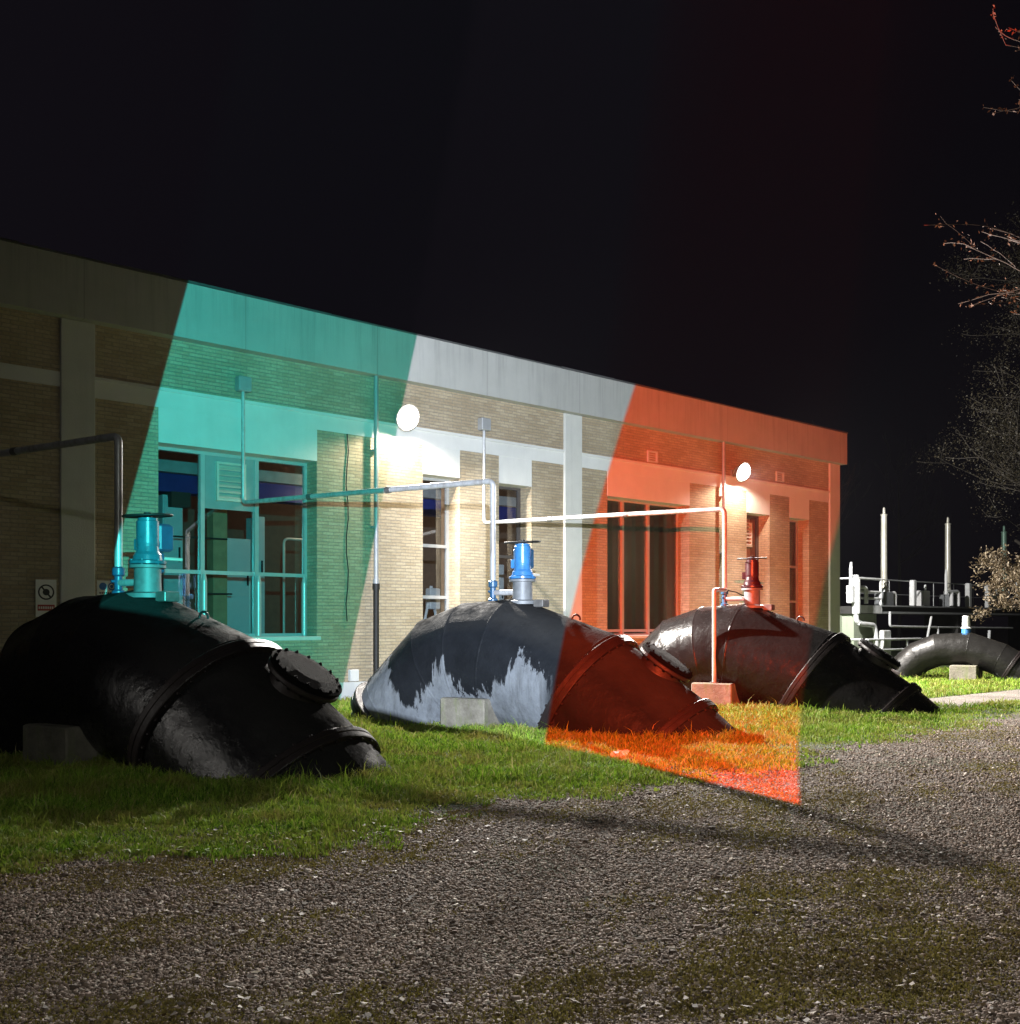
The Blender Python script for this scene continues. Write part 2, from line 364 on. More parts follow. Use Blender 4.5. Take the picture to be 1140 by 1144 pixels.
# moss and short turf patches in the gravel
P, d = camspace(330000, 3.6, 16, 1.1)
pt = patch(P*[.55,1.0]+5); e = edgeY(P[:,0])-P[:,1]
ok = (e > -.3) & (pt + .9*(RNG.random(len(P))-.5) > .26); P = P[ok]; d = d[ok]
blades('moss', P, .008+.016*RNG.random(len(P)), .006+.0006*d, M['moss'], 1.2, label='olive moss and short turf patches in the gravel', cat='moss')
# loose stones
P, d = camspace(300000, 3.5, 17, 1.3)
pt = patch(P*[.55,1.0]+5); e = edgeY(P[:,0])-P[:,1]
ok = (e > -.7) & ((pt + .6*(RNG.random(len(P))-.5) < .42) | (RNG.random(len(P)) < .3)) & (e > RNG.random(len(P))*1.1-.75); P = P[ok]; d = d[ok]; n = len(P)
sz = (.0034 + .0075*RNG.random(n)**2.2) * (1 + .03*d); big = RNG.random(n) < .012; sz[big] *= 1.9
base = np.array([(-1,-1,-1),(1,-1,-1),(1,1,-1),(-1,1,-1),(-1,-1,1),(1,-1,1),(1,1,1),(-1,1,1)], float)*.75
V = base[None]*(1+.55*(RNG.random((n,8,3))-.5)); V[:,4:,:2] *= .72; V *= (sz[:,None]*np.c_[.8+.7*RNG.random(n), .7+.5*RNG.random(n), .35+.4*RNG.random(n)])[:,None,:]
yaw = RNG.random(n)*2*PI; c, s_ = np.cos(yaw), np.sin(yaw)
tx = (RNG.random(n)-.5)*.9; ct, st = np.cos(tx), np.sin(tx)
y2 = V[:,:,1]*ct[:,None]-V[:,:,2]*st[:,None]; z2 = V[:,:,1]*st[:,None]+V[:,:,2]*ct[:,None]
x3 = V[:,:,0]*c[:,None]-y2*s_[:,None]; y3 = V[:,:,0]*s_[:,None]+y2*c[:,None]
W = np.stack([x3+P[:,0,None], y3+P[:,1,None], z2+sz[:,None]*.30], -1)
fc = np.array([(0,3,2,1),(4,5,6,7),(0,1,5,4),(1,2,6,5),(2,3,7,6),(3,0,4,7)])
tag(np_mesh('gravel', W.reshape(-1,3), (np.arange(n)[:,None,None]*8+fc[None]).reshape(-1,4), 4, M['stone']), 'loose grey brown gravel stones of the yard', 'gravel', kind='stuff')

# fallen leaves on the yard and the lawn edge
P, d = camspace(2600, 3.6, 15, 1.0); e = edgeY(P[:,0])-P[:,1]; P = P[(e > -1.2) & (patch(P*.6+9) + RNG.random(len(P)) > .35)]; n = len(P)
ya = RNG.random(n)*2*PI; L_ = .014+.016*RNG.random(n); ax_ = np.c_[np.cos(ya), np.sin(ya)]*L_[:,None]; bx_ = np.c_[-np.sin(ya), np.cos(ya)]*L_[:,None]*.5
z0 = .012+.012*RNG.random(n)
V = np.stack([np.c_[P-ax_, z0+.008*RNG.random(n)], np.c_[P-bx_, z0-.002], np.c_[P+ax_, z0+.012*RNG.random(n)], np.c_[P+bx_, z0+.004]], 1)
lf = islandmat('fallen_leaf', [(0,(.06,.035,.018)),(.6,(.16,.09,.04)),(1,(.34,.24,.10))], .6, .1)
tag(np_mesh('fallen_leaves', V.reshape(-1,3), np.arange(n*4).reshape(-1,4), 4, lf), 'small brown fallen leaves on the gravel', 'leaves', kind='stuff')

# ------------------------------------------------------------------ pumping station
B = tag(empty('pumping_station', (0,0,0)), 'long flat roofed beige brick building with pale concrete fascia and tall windows', 'building')
YF = 18.0; YG = 18.45; ZF = 6.77; ZR = 7.77; XL = -8.0; XR = 29.9
openings = [(7.3,10.55,1.35),(13.18,14.2,1.35),(15.36,16.38,1.35),(19.0,22.29,1.30),(24.92,26.07,1.35),(27.12,28.18,1.35)]
pil = [(5.6,6.17),(17.44,18.04),(29.31,29.9)]
wall = MB()
def clear(a, b):  # brick spans between pilasters
    segs = [(a, b)]
    for p0, p1 in pil:
        out = []
        for s0, s1 in segs:
            if p1 <= s0 or p0 >= s1: out.append((s0, s1))
            else:
                if s0 < p0: out.append((s0, p0))
                if p1 < s1: out.append((p1, s1))
        segs = out
    return segs
for a, b in clear(XL, XR): wall.box(a, b, YF, YG, 5.86, ZF)
xs_ = [XL] + [v for o_ in openings for v in o_[:2]] + [XR]
for i in range(0, len(xs_), 2):
    for a, b in clear(xs_[i], xs_[i+1]): wall.box(a, b, YF, YG, .4, 5.5 if a > 5.7 else 5.61)
for a, b, z in openings: wall.box(a, b, YF, YG, .4, z-.08)
wall.box(XR-.45, XR-.004, YG, 32, .4, ZF); wall.box(XL, XR-.45, 31.6, 32, 0, ZF)
wall.build('wall', M['brick'], B)
lin = MB()
for a, b in clear(XL, XR): lin.box(a, b, YF-.02, YG, 5.5 if a > 5.7 else 5.61, 5.86)
lin.build('lintel', M['pale'], B)
lp = MB()
for a, b in clear(6.17, XR): lp.box(a, b, YF-.05, YF-.02, 5.80, 5.86)
lp.build('lintel_drip', M['pale'], B)
for a, b, z in openings:
    o_ = MB(); o_.box(a, b, YF-.012, YG, 4.87, 5.5); o_.build('spandrel', M['pale'], B)
for a, b in pil:
    o_ = MB(); o_.bbox(a, b, YF-.06, YG, 0, ZF, .015); o_.build('pilaster', M['pilaster'], B)
o_ = MB(); o_.box(XL, XR+.1, 17.75, 17.95, ZF, ZR); o_.box(XR-.1, XR+.1, 17.95, 32, ZF, ZR); o_.box(XL, XR-.1, 17.95, 18.6, ZF, ZF+.15)
fas = o_.build('fascia', M['fascia'], B)
o_ = MB()
x = XL
while x < XR:
    L = random.uniform(1.6, 2.4); x1 = min(x+L, XR+.13); dz = random.uniform(-.008, .012)
    o_.box(x, x1-.012, 17.725, 18.05, ZR+.002+dz*.3, ZR+.035+dz); x = x1
o_.build('flashing', M['flash'], B)
o_ = MB(); o_.box(XL, XR-.1, 18.05, 32, ZR-.15, ZR); o_.build('roof', M['roof'], B)
o_ = MB()
for a, b in clear(XL, XR): o_.box(a, b, YF-.035, YG, 0, .4)
o_.build('plinth', M['plinth'], B)
o_ = MB(); o_.box(XL, XR+.3, 17.3, YF-.036, .001, .05); tag(o_.build('pavement', M['path']), kind='structure')
for a, b, z in openings:
    o_ = MB(); o_.bbox(a-.06, b+.06, YF-.07, YG-.03, z-.08, z, .01); o_.build('sill', M['pale'], B)

def window(x0, x1, z0, z1, mull, trans, mat, louv=None, panel=None, gm='glass', thick=.06):
    f = MB(); t_ = thick
    f.box(x0, x0+t_, YG-.06, YG+.02, z0, z1); f.box(x1-t_, x1, YG-.06, YG+.02, z0, z1)
    f.box(x0+t_, x1-t_, YG-.06, YG+.02, z0, z0+t_); f.box(x0+t_, x1-t_, YG-.06, YG+.02, z1-t_, z1)
    for m_ in mull: f.box(m_-.04, m_+.04, YG-.075, YG+.03, z0+t_, z1-t_)
    cuts = [x0+t_] + [q for m_ in mull for q in (m_-.04, m_+.04)] + [x1-t_]
    for z in trans:
        for i in range(0, len(cuts), 2): f.box(cuts[i], cuts[i+1], YG-.05, YG+.01, z-.035, z+.035)
    w_ = f.build('window', M[mat], B)
    p = MB(); p.box(x0+t_, x1-t_, YG-.012, YG-.006, z0+t_, z1-t_); p.build('pane', M[gm], w_)
    if panel:
        p = MB(); p.box(panel[0], panel[1], YG-.045, YG-.014, panel[2], z1-t_); p.build('infill_panel', M['frame_c'], w_)
    if louv:
        a, b, c_, e_ = louv; l = MB()
        l.box(a-.04, a, YG-.12, YG-.03, c_-.04, e_+.04); l.box(b, b+.04, YG-.12, YG-.03, c_-.04, e_+.04)
        l.box(a, b, YG-.12, YG-.03, c_-.04, c_); l.box(a, b, YG-.12, YG-.03, e_, e_+.04)
        k = 6; st_ = (e_-c_)/k
        for i in range(k):
            z = c_+i*st_
            l.add([(a,YG-.125,z+.01),(b,YG-.125,z+.01),(b,YG-.05,z+st_*.85),(a,YG-.05,z+st_*.85),(a,YG-.118,z),(b,YG-.118,z),(b,YG-.043,z+st_*.8),(a,YG-.043,z+st_*.8)],
                  [(0,1,2,3),(7,6,5,4),(0,4,5,1),(3,2,6,7)])
        l.build('louvre', M['louvre'], w_)
    return w_
w1 = window(7.3, 10.55, 1.35, 4.87, [8.31, 9.43], [2.58], 'frame', (8.62,9.14,4.0,4.66), (8.35,9.39,3.80))
# stout lower posts in front of the two mullions
for xm in (8.31, 9.43, 10.44):
    p = MB(); p.lathe([(.03,2.55),(.055,2.42),(.055,1.36)], 10, Matrix.Translation((xm, YG-.14, 0))); p.build('post', M['frame'], w1)
window(13.18, 14.2, 1.35, 4.87, [], [3.35, 2.2], 'frame')
window(15.36, 16.38, 1.35, 4.87, [], [3.2], 'darkframe')
w4 = window(19.0, 22.29, 1.30, 4.87, [20.0, 21.02], [1.42], 'frame', gm='milky', thick=.04)
window(24.92, 26.07, 1.35, 4.87, [], [3.5], 'darkframe', (25.0,25.62,3.95,4.6))
window(27.12, 28.18, 1.35, 4.87, [], [3.4, 2.3], 'frame_c', gm='milky')

def drainpipe(x, zs):
    d_ = MB(); d_.tube([(x,17.88,ZF),(x,17.88,zs)], .05, 12); d_.lathe([(.07,0),(.07,.12)], 12, Matrix.Translation((x,17.88,zs)))
    for z in (5.2, 3.6): d_.box(x-.07, x+.07, 17.9, 17.99, z, z+.04)
    dp = d_.build('drainpipe', M['dpipe'], B)
    d_ = MB(); d_.tube([(x,17.88,zs),(x,17.88,.1)], .062, 12); d_.lathe([(.078,-.1),(.078,.02)], 12, Matrix.Translation((x,17.88,zs))); d_.build('boot', M['iron'], dp)
drainpipe(11.89, 2.42); drainpipe(23.67, 2.2)
for vx, vz in ((20.52,5.9),(26.38,5.92)):
    v = MB(); v.box(vx, vx+.05, 17.955, 18, vz, vz+.3); v.box(vx+.35, vx+.4, 17.955, 18, vz, vz+.3); v.box(vx+.05, vx+.35, 17.955, 18, vz, vz+.04); v.box(vx+.05, vx+.35, 17.955, 18, vz+.26, vz+.3)
    for i in range(3): v.box(vx+.05, vx+.35, 17.965, 17.99, vz+.08+i*.06, vz+.105+i*.06)
    v.build('vent', M['pilaster'], B)
c_ = MB(); pts = [(11.25,17.985,5.5)] + [(11.25+.03*math.sin(i*1.7), 17.98, 5.5-i*.35) for i in range(1,12)]
c_.tube(pts, .012, 6); c_.build('cable', M['iron'], B)
# interior shell
i_ = MB(); i_.box(XL, XR-.46, 18.46, 31.6, 1.0, 1.2); i_.build('floor', M['floor'], B)
i_ = MB(); i_.box(XL, XR-.46, 18.6, 31.6, 6.2, 6.3); i_.build('ceiling', M['indark'], B)
i_ = MB(); i_.box(XL, XR-.46, 25.0, 25.1, 1.2, 6.2); i_.build('inner_wall', M['inwall'], B)
for xc in (8.95, 14.9, 23.2, 26.9):
    i_ = MB(); i_.box(xc, xc+.3, 19.3, 19.6, 1.2, 6.2); i_.build('column', M['salmon'], B)
i_ = MB(); i_.box(XL, 18.0, 19.7, 19.9, 4.62, 4.85); i_.build('roof_beam', M['beam'], B)
cr = tag(empty('crane_girder', (6, 20.1, 4.3)), 'navy blue crane girder seen through the windows under the ceiling', 'crane')
i_ = MB(); i_.box(-8,12,-.1,.1,.0,.45); i_.box(-8,12,-.2,.2,-.05,0); i_.build('girder', M['navy'], cr)
i_ = MB(); i_.box(2.3,2.7,-.3,.3,-.35,-.05); i_.build('trolley', M['indark'], cr)
def cabinet(x0, x1, y, z1, label):
    e_ = tag(empty('control_cabinet', (x0, y, 1.2)), label, 'cabinet', 'white cabinets inside the building'); W_ = x1-x0; H_ = z1-1.2
    a = MB(); a.bbox(0, W_, 0, .5, 0, H_, .01); a.build('body', M['cab'], e_)
    a = MB(); a.box(.03, W_-.03, -.02, -.001, .05, H_*.42); a.box(.03, W_-.03, -.02, -.001, H_*.44, H_-.05); d_ = a.build('door', M['cab'], e_)
    a = MB(); a.box(W_-.1, W_-.07, -.05, -.021, H_*.55, H_*.65); a.build('handle', M['iron'], d_)
cabinet(8.2, 8.62, 20.0, 4.2, 'tall white cabinet behind the left light of the big window')
cabinet(9.42, 10.12, 20.0, 3.4, 'white cabinet with dark top seen below the louvre of the window')
cabinet(10.26, 10.45, 20.0, 3.9, 'narrow white cabinet at the right light of the window')
cabinet(16.1, 16.9, 19.6, 3.1, 'white cabinet behind the narrow window beside the blue valve')
hr = MB(); hr.bent([(10.85,19.9,1.2),(10.85,19.9,3.45),(11.3,19.9,3.45),(11.5,19.9,3.45)], .03, 8)
tag(hr.build('indoor_pipe', M['louvre']), 'thin pale pipe bending indoors behind the window', 'pipe')
for k, (z, x0, x1) in enumerate(((3.3,7.9,9.2),(2.2,8.8,9.3))):
    a = MB(); a.tube([(x0,19.2,z),(x1,19.2,z)], .02, 6); a.build('indoor_rod', M['indark'], B)
rk = tag(empty('equipment_rack', (14.5,19.6,1.2)), 'pale leaning equipment frame behind the narrow window near the lamp', 'rack')
a = MB(); a.tube([(-.2,0,0),(.1,0,1.3)], .035, 8); a.tube([(.35,0,0),(.1,0,1.3)], .035, 8); a.tube([(-.1,0,.45),(.25,0,.45)], .03, 8); a.build('frame', M['cab'], rk)
a = MB(); a.bbox(.0,.3,-.1,.1,.75,1.25,.02); a.build('panel', M['cab'], rk)
cu = MB(); n_ = 90
vs = []
for i in range(n_+1):
    x = 18.9+3.5*i/n_; y = 18.62 + .05*math.sin(i*.55) + .02*math.sin(i*1.3)
    vs += [(x, y, 1.2), (x, y, 4.9)]
cu.add(vs, [(2*i, 2*i+2, 2*i+3, 2*i+1) for i in range(n_)], True)
cu.add([(v[0], v[1]+.01, v[2]) for v in vs], [(2*i+1, 2*i+3, 2*i+2, 2*i) for i in range(n_)], True)
tag(cu.build('curtain', M['curtain']), 'grey curtain hanging inside the wide window with thin red lit mullions', 'curtain')

# ------------------------------------------------------------------ wall lamps
def wall_lamp(x, z, label):
    e_ = tag(empty('wall_lamp', (x, 17.98, z)), label, 'lamp', 'lit wall lamps on the building')
    a = MB(); a.bbox(-.08,.08,-.04,.0,-.1,.1,.01); a.tube([(0,-.03,0),(0,-.1,.12),(0,-.28,.16)], .025, 8); a.build('bracket', M['housing'], e_)
    R_ = Matrix.Translation((0,-.36,.0)) @ Matrix.Rotation(math.radians(90+22), 4, 'X')
    a = MB(); a.lathe([(.10,-.16),(.2,-.1),(.275,0),(.285,.03)], 28, R_, cap=True); a.build('housing', M['housing'], e_)
    a = MB(); pr = [(.245*math.cos(t), .03+.15*math.sin(t)) for t in [i*PI/2/7 for i in range(8)]]; pr[-1] = (1e-5, pr[-1][1])
    a.lathe(pr, 28, R_, cap=False); a.build('lens', M['lamp'], e_)
wall_lamp(12.5, 5.95, 'glowing round wall lamp above the brick pier in the white light')
wall_lamp(24.2, 5.95, 'glowing round wall lamp in the orange lit bay near the building corner')

# ------------------------------------------------------------------ signs, small boxes
def sign_base(x, z, w_, h_, label):
    e_ = tag(empty('warning_sign', (x, 17.95, z)), label, 'sign')
    a = MB(); a.box(0, w_, -.006, 0, 0, h_); a.build('panel', M['signw'], e_); return e_
def ring(mb, cx, cz, r0, r1, y, n=28, fill=False):
    vs = []
    for i in range(n):
        a = 2*PI*i/n; vs += [(cx+r1*math.cos(a), y, cz+r1*math.sin(a)), (cx+r0*math.cos(a), y, cz+r0*math.sin(a))]
    mb.add(vs, [(2*i, (2*i+2)%(2*n), (2*i+3)%(2*n), 2*i+1) for i in range(n)])
sg = sign_base(5.2, 1.72, .33, .62, 'white rectangular sign with round black prohibition symbol and red strip')
a = MB(); ring(a, .165, .41, .105, .13, -.0075); ring(a, .165, .41, .0, .055, -.0075)
a.add([(.08,-.009,.49),(.10,-.009,.51),(.25,-.009,.33),(.23,-.009,.31)], [(0,3,2,1)]); a.build('symbol', M['signk'], sg)
a = MB(); a.box(.03,.30,-.009,-.0065,.10,.2); rs = a.build('red_strip', M['signr'], sg)
a = MB()
for i in range(7): a.box(.045+i*.035,.068+i*.035,-.0115,-.0092,.13,.17)
a.build('lettering', M['signw'], rs)
sg = sign_base(6.2, 2.08, .36, .27, 'small pale sign with two round icons lit teal beside the pilaster')
a = MB(); ring(a, .1, .17, .0, .065, -.0075); ring(a, .25, .17, .045, .065, -.0075); ring(a, .25, .17, 0, .03, -.0075); a.build('symbol', M['signb'], sg)
a = MB()
for i in range(8): a.box(.04+i*.036,.063+i*.036,-.009,-.0065,.04,.07)
a.build('lettering', M['signk'], sg)
mbx = tag(empty('meter_box', (11.26,17.965,.42)), 'small white box on the plinth left of the second black pipe', 'box')
a = MB(); a.bbox(0,.2,-.1,0,0,.24,.008); a.build('body', M['white'], mbx); a = MB(); a.box(.02,.18,-.104,-.1005,.02,.22); a.build('door', M['pale'], mbx)

# ------------------------------------------------------------------ siphon pipes
FX, FY = .31/math.hypot(.31,.95), -.95/math.hypot(.31,.95)
RZ = math.atan2(FY, FX)              # local +x runs along the pipe towards the yard, local +y = left of that (towards +X world)
def siphon(O, label, mats, r=1.0, top=None, motor=True, lug=True, paint='blue', sc=1.0, group='large black siphon pipes on the lawn', small=False):
    e_ = tag(empty('siphon_pipe', (O[0],O[1],0), RZ), label, 'pipe', group)
    top = top or [(-3.38,-.62),(-2.48,.76),(-1.5,1.68),(-.72,1.94),(.2,2.0),(1.9,1.43),(3.25,.50),(4.4,-.48)]
    top = [(a*sc, b*sc) for a, b in top]
    # offset inwards to get the axis
    dirs = [Vector((b[0]-a[0], b[1]-a[1])).normalized() for a, b in zip(top, top[1:])]
    ax = []
    for i, p in enumerate(top):
        if i == 0: n_ = Vector((dirs[0].y, -dirs[0].x)); ax.append((Vector(p)+n_*r, dirs[0], 0))
        elif i == len(top)-1: n_ = Vector((dirs[-1].y, -dirs[-1].x)); ax.append((Vector(p)+n_*r, dirs[-1], 0))
        else:
            d0, d1 = dirs[i-1], dirs[i]; bis = (d0+d1).normalized(); n_ = Vector((bis.y, -bis.x)); k = 1/max(.3, bis.dot(d0))
            ax.append((Vector(p)+n_*r*k, bis, k))
    N = 56; body = MB()
    def ringpts(i, rr, shift=0):
        c, b_, k = ax[i]; up = Vector((-b_.y, b_.x)); k = k or 1
        d = dirs[min(i, len(dirs)-1)] if shift >= 0 else dirs[max(i-1,0)]
        c = c + d*shift
        return [Vector((c.x+up.x*math.cos(a)*rr*k, math.sin(a)*rr, c.y+up.y*math.cos(a)*rr*k)) for a in [2*PI*j/N for j in range(N)]]
    for i in range(len(ax)-1):
        A = ringpts(i, r); Bq = ringpts(i+1, r); rows = [A]
        K = 4
        rows = [[A[j].lerp(Bq[j], q/K) for j in range(N)] for q in range(K+1)]
        body.add([v for rw in rows for v in rw], [(q*N+j, (q+1)*N+j, (q+1)*N+(j+1)%N, q*N+(j+1)%N) for q in range(K) for j in range(N)], True)
    for i in range(1, len(ax)-1):   # weld beads
        R0, R1, R2 = ringpts(i, r+.001, -.022*sc), ringpts(i, r+.009*sc), ringpts(i, r+.001, .022*sc)
        body.add(R0+R1+R2, [(q*N+j, (q+1)*N+j, (q+1)*N+(j+1)%N, q*N+(j+1)%N) for q in range(2) for j in range(N)], True)
    if not small:                    # longitudinal weld seam, offset from can to can
        pass
    body.build('shell', M[mats[0]], e_)
    def frame(i, t):                 # matrix at fraction t of segment i: z = along axis, x = up
        p = ax[i][0].lerp(ax[i+1][0], t); d = dirs[i]
        return Matrix(((-d.y,0,d.x,p.x),(0,1,0,0),(d.x,0,d.y,p.y),(0,0,0,1)))
    def collar(i, t, w_, hgt, bolts=0):
        c = MB(); F_ = frame(i, t)
        c.lathe([(r-.02,-w_/2),(r+hgt*.9,-w_/2),(r+hgt,-w_/2+.012),(r+hgt,-.012),(r+hgt*.86,-.006),(r+hgt*.86,.006),(r+hgt,.012),(r+hgt,w_/2-.012),(r+hgt*.9,w_/2),(r-.02,w_/2)], 64, F_, cap=False)
        if bolts:
            b_ = c
            for k in range(bolts):
                a = 2*PI*k/bolts
                Q = F_ @ Matrix.Translation(((r+hgt*.45)*math.cos(a), (r+hgt*.45)*math.sin(a), 0))
                b_.lathe([(.018,-w_/2-.03),(.018,w_/2+.03)], 6, Q, smooth=False)
        c.build('collar', M['collar'], e_)
    if not small:
        collar(5, .02, .17, .075, 36); collar(6, .03, .15, .065, 32); collar(0, .86, .2, .12, 0)
        # manhole on the right-hand shoulder of the descending can
        F_ = frame(5, .50) @ Matrix.Rotation(math.radians(6), 4, 'Z') @ Matrix.Translation((r-.20,0,0)) @ Matrix.Rotation(PI/2, 4, 'Y')
        a = MB(); a.lathe([(.36,0),(.34,.16),(.34,.26),(.42,.265),(.43,.28),(.43,.315),(.42,.325),(.3,.325)], 32, F_, cap=False); mh = a.build('manhole', M['collar'], e_)
        a = MB(); a.lathe([(.42,.33),(.43,.345),(.43,.375),(.40,.39),(.25,.42),(.0001,.425)], 32, F_, cap=False)
        for k in range(16):
            an = 2*PI*k/16; a.lathe([(.022,.24),(.024,.25),(.024,.385),(.022,.405),(.012,.405),(.012,.418)], 6, F_ @ Matrix.Translation((.385*math.cos(an), .385*math.sin(an), 0)), smooth=False)
        a.build('lid', M['lid'], mh)
        if lug:
            a = MB(); c0 = Vector((1.25, 0, 1.64)); a.tube([c0+Vector((.07*math.cos(t),0,.07*math.sin(t)+.03)) for t in [i*PI/8-.2 for i in range(12)]], .016, 8); a.build('lifting_lug', M['collar'], e_)
            # paint cloth fold: wrinkled tape over the crown joint
        z0 = 1.96
        v = empty('valve', (.3*1.0, 0, z0)); v.parent = e_
        a = MB(); a.lathe([(.26,-.05),(.26,.0),(.16,.02),(.155,.16),(.155,.30),(.21,.305),(.21,.34),(.155,.345)], 24); a.build('neck', M['neck'], v)
        a = MB(); a.lathe([(.19,.345),(.215,.355),(.215,.385),(.17,.40),(.16,.46),(.135,.50),(.125,.56),(.13,.60),(.13,.86),(.115,.87),(.115,.9),(.06,.91)], 24)
        for k in range(6):
            an = 2*PI*k/6; a.lathe([(.016,.33),(.016,.41)], 6, Matrix.Translation((.185*math.cos(an),.185*math.sin(an),0)), smooth=False)
        a.bbox(-.19,-.10,-.05,.05,.52,.66,.01)
        a.build('actuator', M[paint], v)
        a = MB(); wh = Matrix.Translation((0,0,.93)) @ Matrix.Rotation(math.radians(4), 4, 'X')
        nn = 28
        a.tube([wh @ Vector((.28*math.cos(2*PI*i/nn), .28*math.sin(2*PI*i/nn), 0)) for i in range(nn+1)], .014, 8, caps=False)
        for k in range(4):
            an = PI/2*k+.4; a.tube([wh @ Vector((0,0,0)), wh @ Vector((.28*math.cos(an), .28*math.sin(an), 0))], .012, 6)
        a.lathe([(.04,-.05),(.04,.04)], 12, wh); a.build('handwheel', M['iron'], v)
        if motor:
            a = MB(); a.bbox(-.30,-.02,.20,.42,.52,.86,.03); a.lathe([(.10,0),(.10,.1)], 16, Matrix.Translation((-.12,.2,.6)) @ Matrix.Rotation(PI/2,4,'X')); a.bbox(-.12,.05,.14,.22,.25,.5,.02)
            a.build('motor_box', M['bluedark'], v)
        a = MB(); a.tube([(-.10,.12,.44),(.02,.5,.43)], .022, 8); a.build('lever', M['louvre'], v)
        a = MB(); a.bbox(.25,.42,-.1,.12,-.1,.02,.01); a.build('bracket', M['steel'], v)
    else:
        v = empty('valve', (.0, 0, top[3][1]-.03)); v.parent = e_
        a = MB(); a.lathe([(.2,-.02),(.2,.03),(.13,.05),(.12,.18)], 18); a.build('flange', M['blue'], v)
        a = MB(); a.lathe([(.12,.18),(.15,.2),(.11,.24),(.10,.52),(.09,.55)], 18); a.build('neck', M['white'], v)
        collar(0, .72, .1, .05, 0)
        collar(5, .3, .1, .05, 0)
    return e_
siphon((4.65,12.3), 'huge black siphon pipe in shadow at the left with teal lit valve', ['pipe1'], paint='teal')
siphon((10.65,12.3), 'huge black siphon pipe with peeled grey flank under the bright blue valve', ['pipe2'])
siphon((16.72,12.3), 'huge black siphon pipe with dark red valve near the building corner', ['pipe3'], motor=False, paint='maroon')
siphon((29.0,13.4), 'smaller arched black pipe far right beside the sluice platform', ['pipe4'], r=.46, sc=.66, small=True,
       top=[(-3.6,-.2),(-3.0,.9),(-2.3,1.55),(-1.3,1.98),(.2,2.05),(1.6,1.55),(3.3,.5),(4.4,-.4)], group='arched pipes beside the building')

def saddle(O, lat, t0, t1, w_, h_, label, small=False):
    e_ = tag(empty('saddle_block', (O[0],O[1],0), RZ), label, 'concrete block', 'concrete saddle blocks under the pipes')
    a = MB(); a.bbox(t0, t1, -lat, -lat+w_, -.05, h_, .02); a.build('block', M['concrete'], e_)
    a = MB(); a.bbox(t0, t1, lat-w_, lat, -.05, h_, .02); a.build('block', M['concrete'], e_)
    a = MB(); a.box(t0+.05, t1-.05, -lat+w_, lat-w_, -.05, h_*.5); a.build('footing', M['concrete'], e_)
saddle((4.65,12.3), 1.06, -.55, .25, .55, .45, 'dark concrete saddle block under the leftmost black pipe')
saddle((10.65,12.3), 1.06, -.55, .25, .55, .47, 'pale mossy concrete block under the black pipe with the peeled flank')
saddle((16.72,12.3), 1.10, -.55, .25, .55, .47, 'orange lit concrete block carrying the thin vent tube')
saddle((29.0,13.4), .75, -.35, .35, .55, .43, 'small concrete block under the far smaller arched pipe')

# ------------------------------------------------------------------ air tubes from the wall to the valves
def air_tube(xw, O, label, valvepart=True):
    e_ = tag(empty('air_tube', (xw, 17.9, 0)), label, 'tube', 'galvanised air tubes between wall and pipes')
    end = Vector((O[0]-.05-xw, O[1]+.27-17.9, 3.9))
    a = MB(); a.tube([(0,0,6.1),(0,0,4.02)], .035, 10); a.bent([(0,0,4.03),(0,0,3.9),(end.x*.1,end.y*.1,3.9)], .04, 10, .09)
    a.tube([(end.x*.1,end.y*.1,3.9),(end.x*.5,end.y*.5,3.905)], .045, 12)
    a.bent([(end.x*.5,end.y*.5,3.905), tuple(end), (end.x,end.y,2.2)], .048, 12, .1)
    a.build('tube', M['galv'], e_)
    a = MB(); a.bbox(-.13,.13,-.1,.08,6.0,6.28,.015); a.build('wall_box', M['dpipe'], e_)
    for f_ in (.3,.62):
        c = MB(); q = Vector((end.x*f_, end.y*f_, 3.902)); dd = Vector((end.x,end.y,0)).normalized()*.05
        c.tube([q-dd,q+dd], .058, 12); c.build('coupling', M['steel'], e_)
    a = MB(); a.lathe([(.048,2.3),(.075,2.28),(.075,2.2),(.05,2.18),(.05,2.02),(.08,2.0),(.08,1.95)], 14, Matrix.Translation((end.x,end.y,0)))
    a.tube([(end.x-.09,end.y,2.12),(end.x+.09,end.y,2.12)], .018, 8); v = a.build('stop_valve', M['bluedark'], e_)
    a = MB(); f = Vector((FX,FY,0)); q = Vector((end.x,end.y,2.1)); a.tube([q+f*.04, q+f*.42], .045, 10); a.build('branch', M['galv'], e_)
air_tube(2.95, (4.65,12.3), 'dark galvanised tube leading from the left edge to the teal valve')
air_tube(8.9, (10.65,12.3), 'galvanised tube crossing from the big window to the bright blue valve')
air_tube(14.83, (16.72,12.3), 'galvanised tube crossing the pilaster to the dark red valve')
vt = tag(empty('vent_tube', (15.75,12.12,.47), RZ), 'thin upright tube bent over at the top standing on the orange lit block', 'tube')
a = MB(); a.bent([(0,0,0),(0,0,1.78),(-.05,.8,1.8)], .042, 12, .07); a.build('tube', M['galv'], vt)
a = MB(); a.lathe([(.09,0),(.09,.02)], 14); a.build('foot', M['steel'], vt)
a = MB(); a.tube([(-.05,.8,1.8),(.1,1.0,1.76),(.2,1.2,1.68),(.3,1.35,1.68)], .012, 6); a.build('hose', M['iron'], vt)

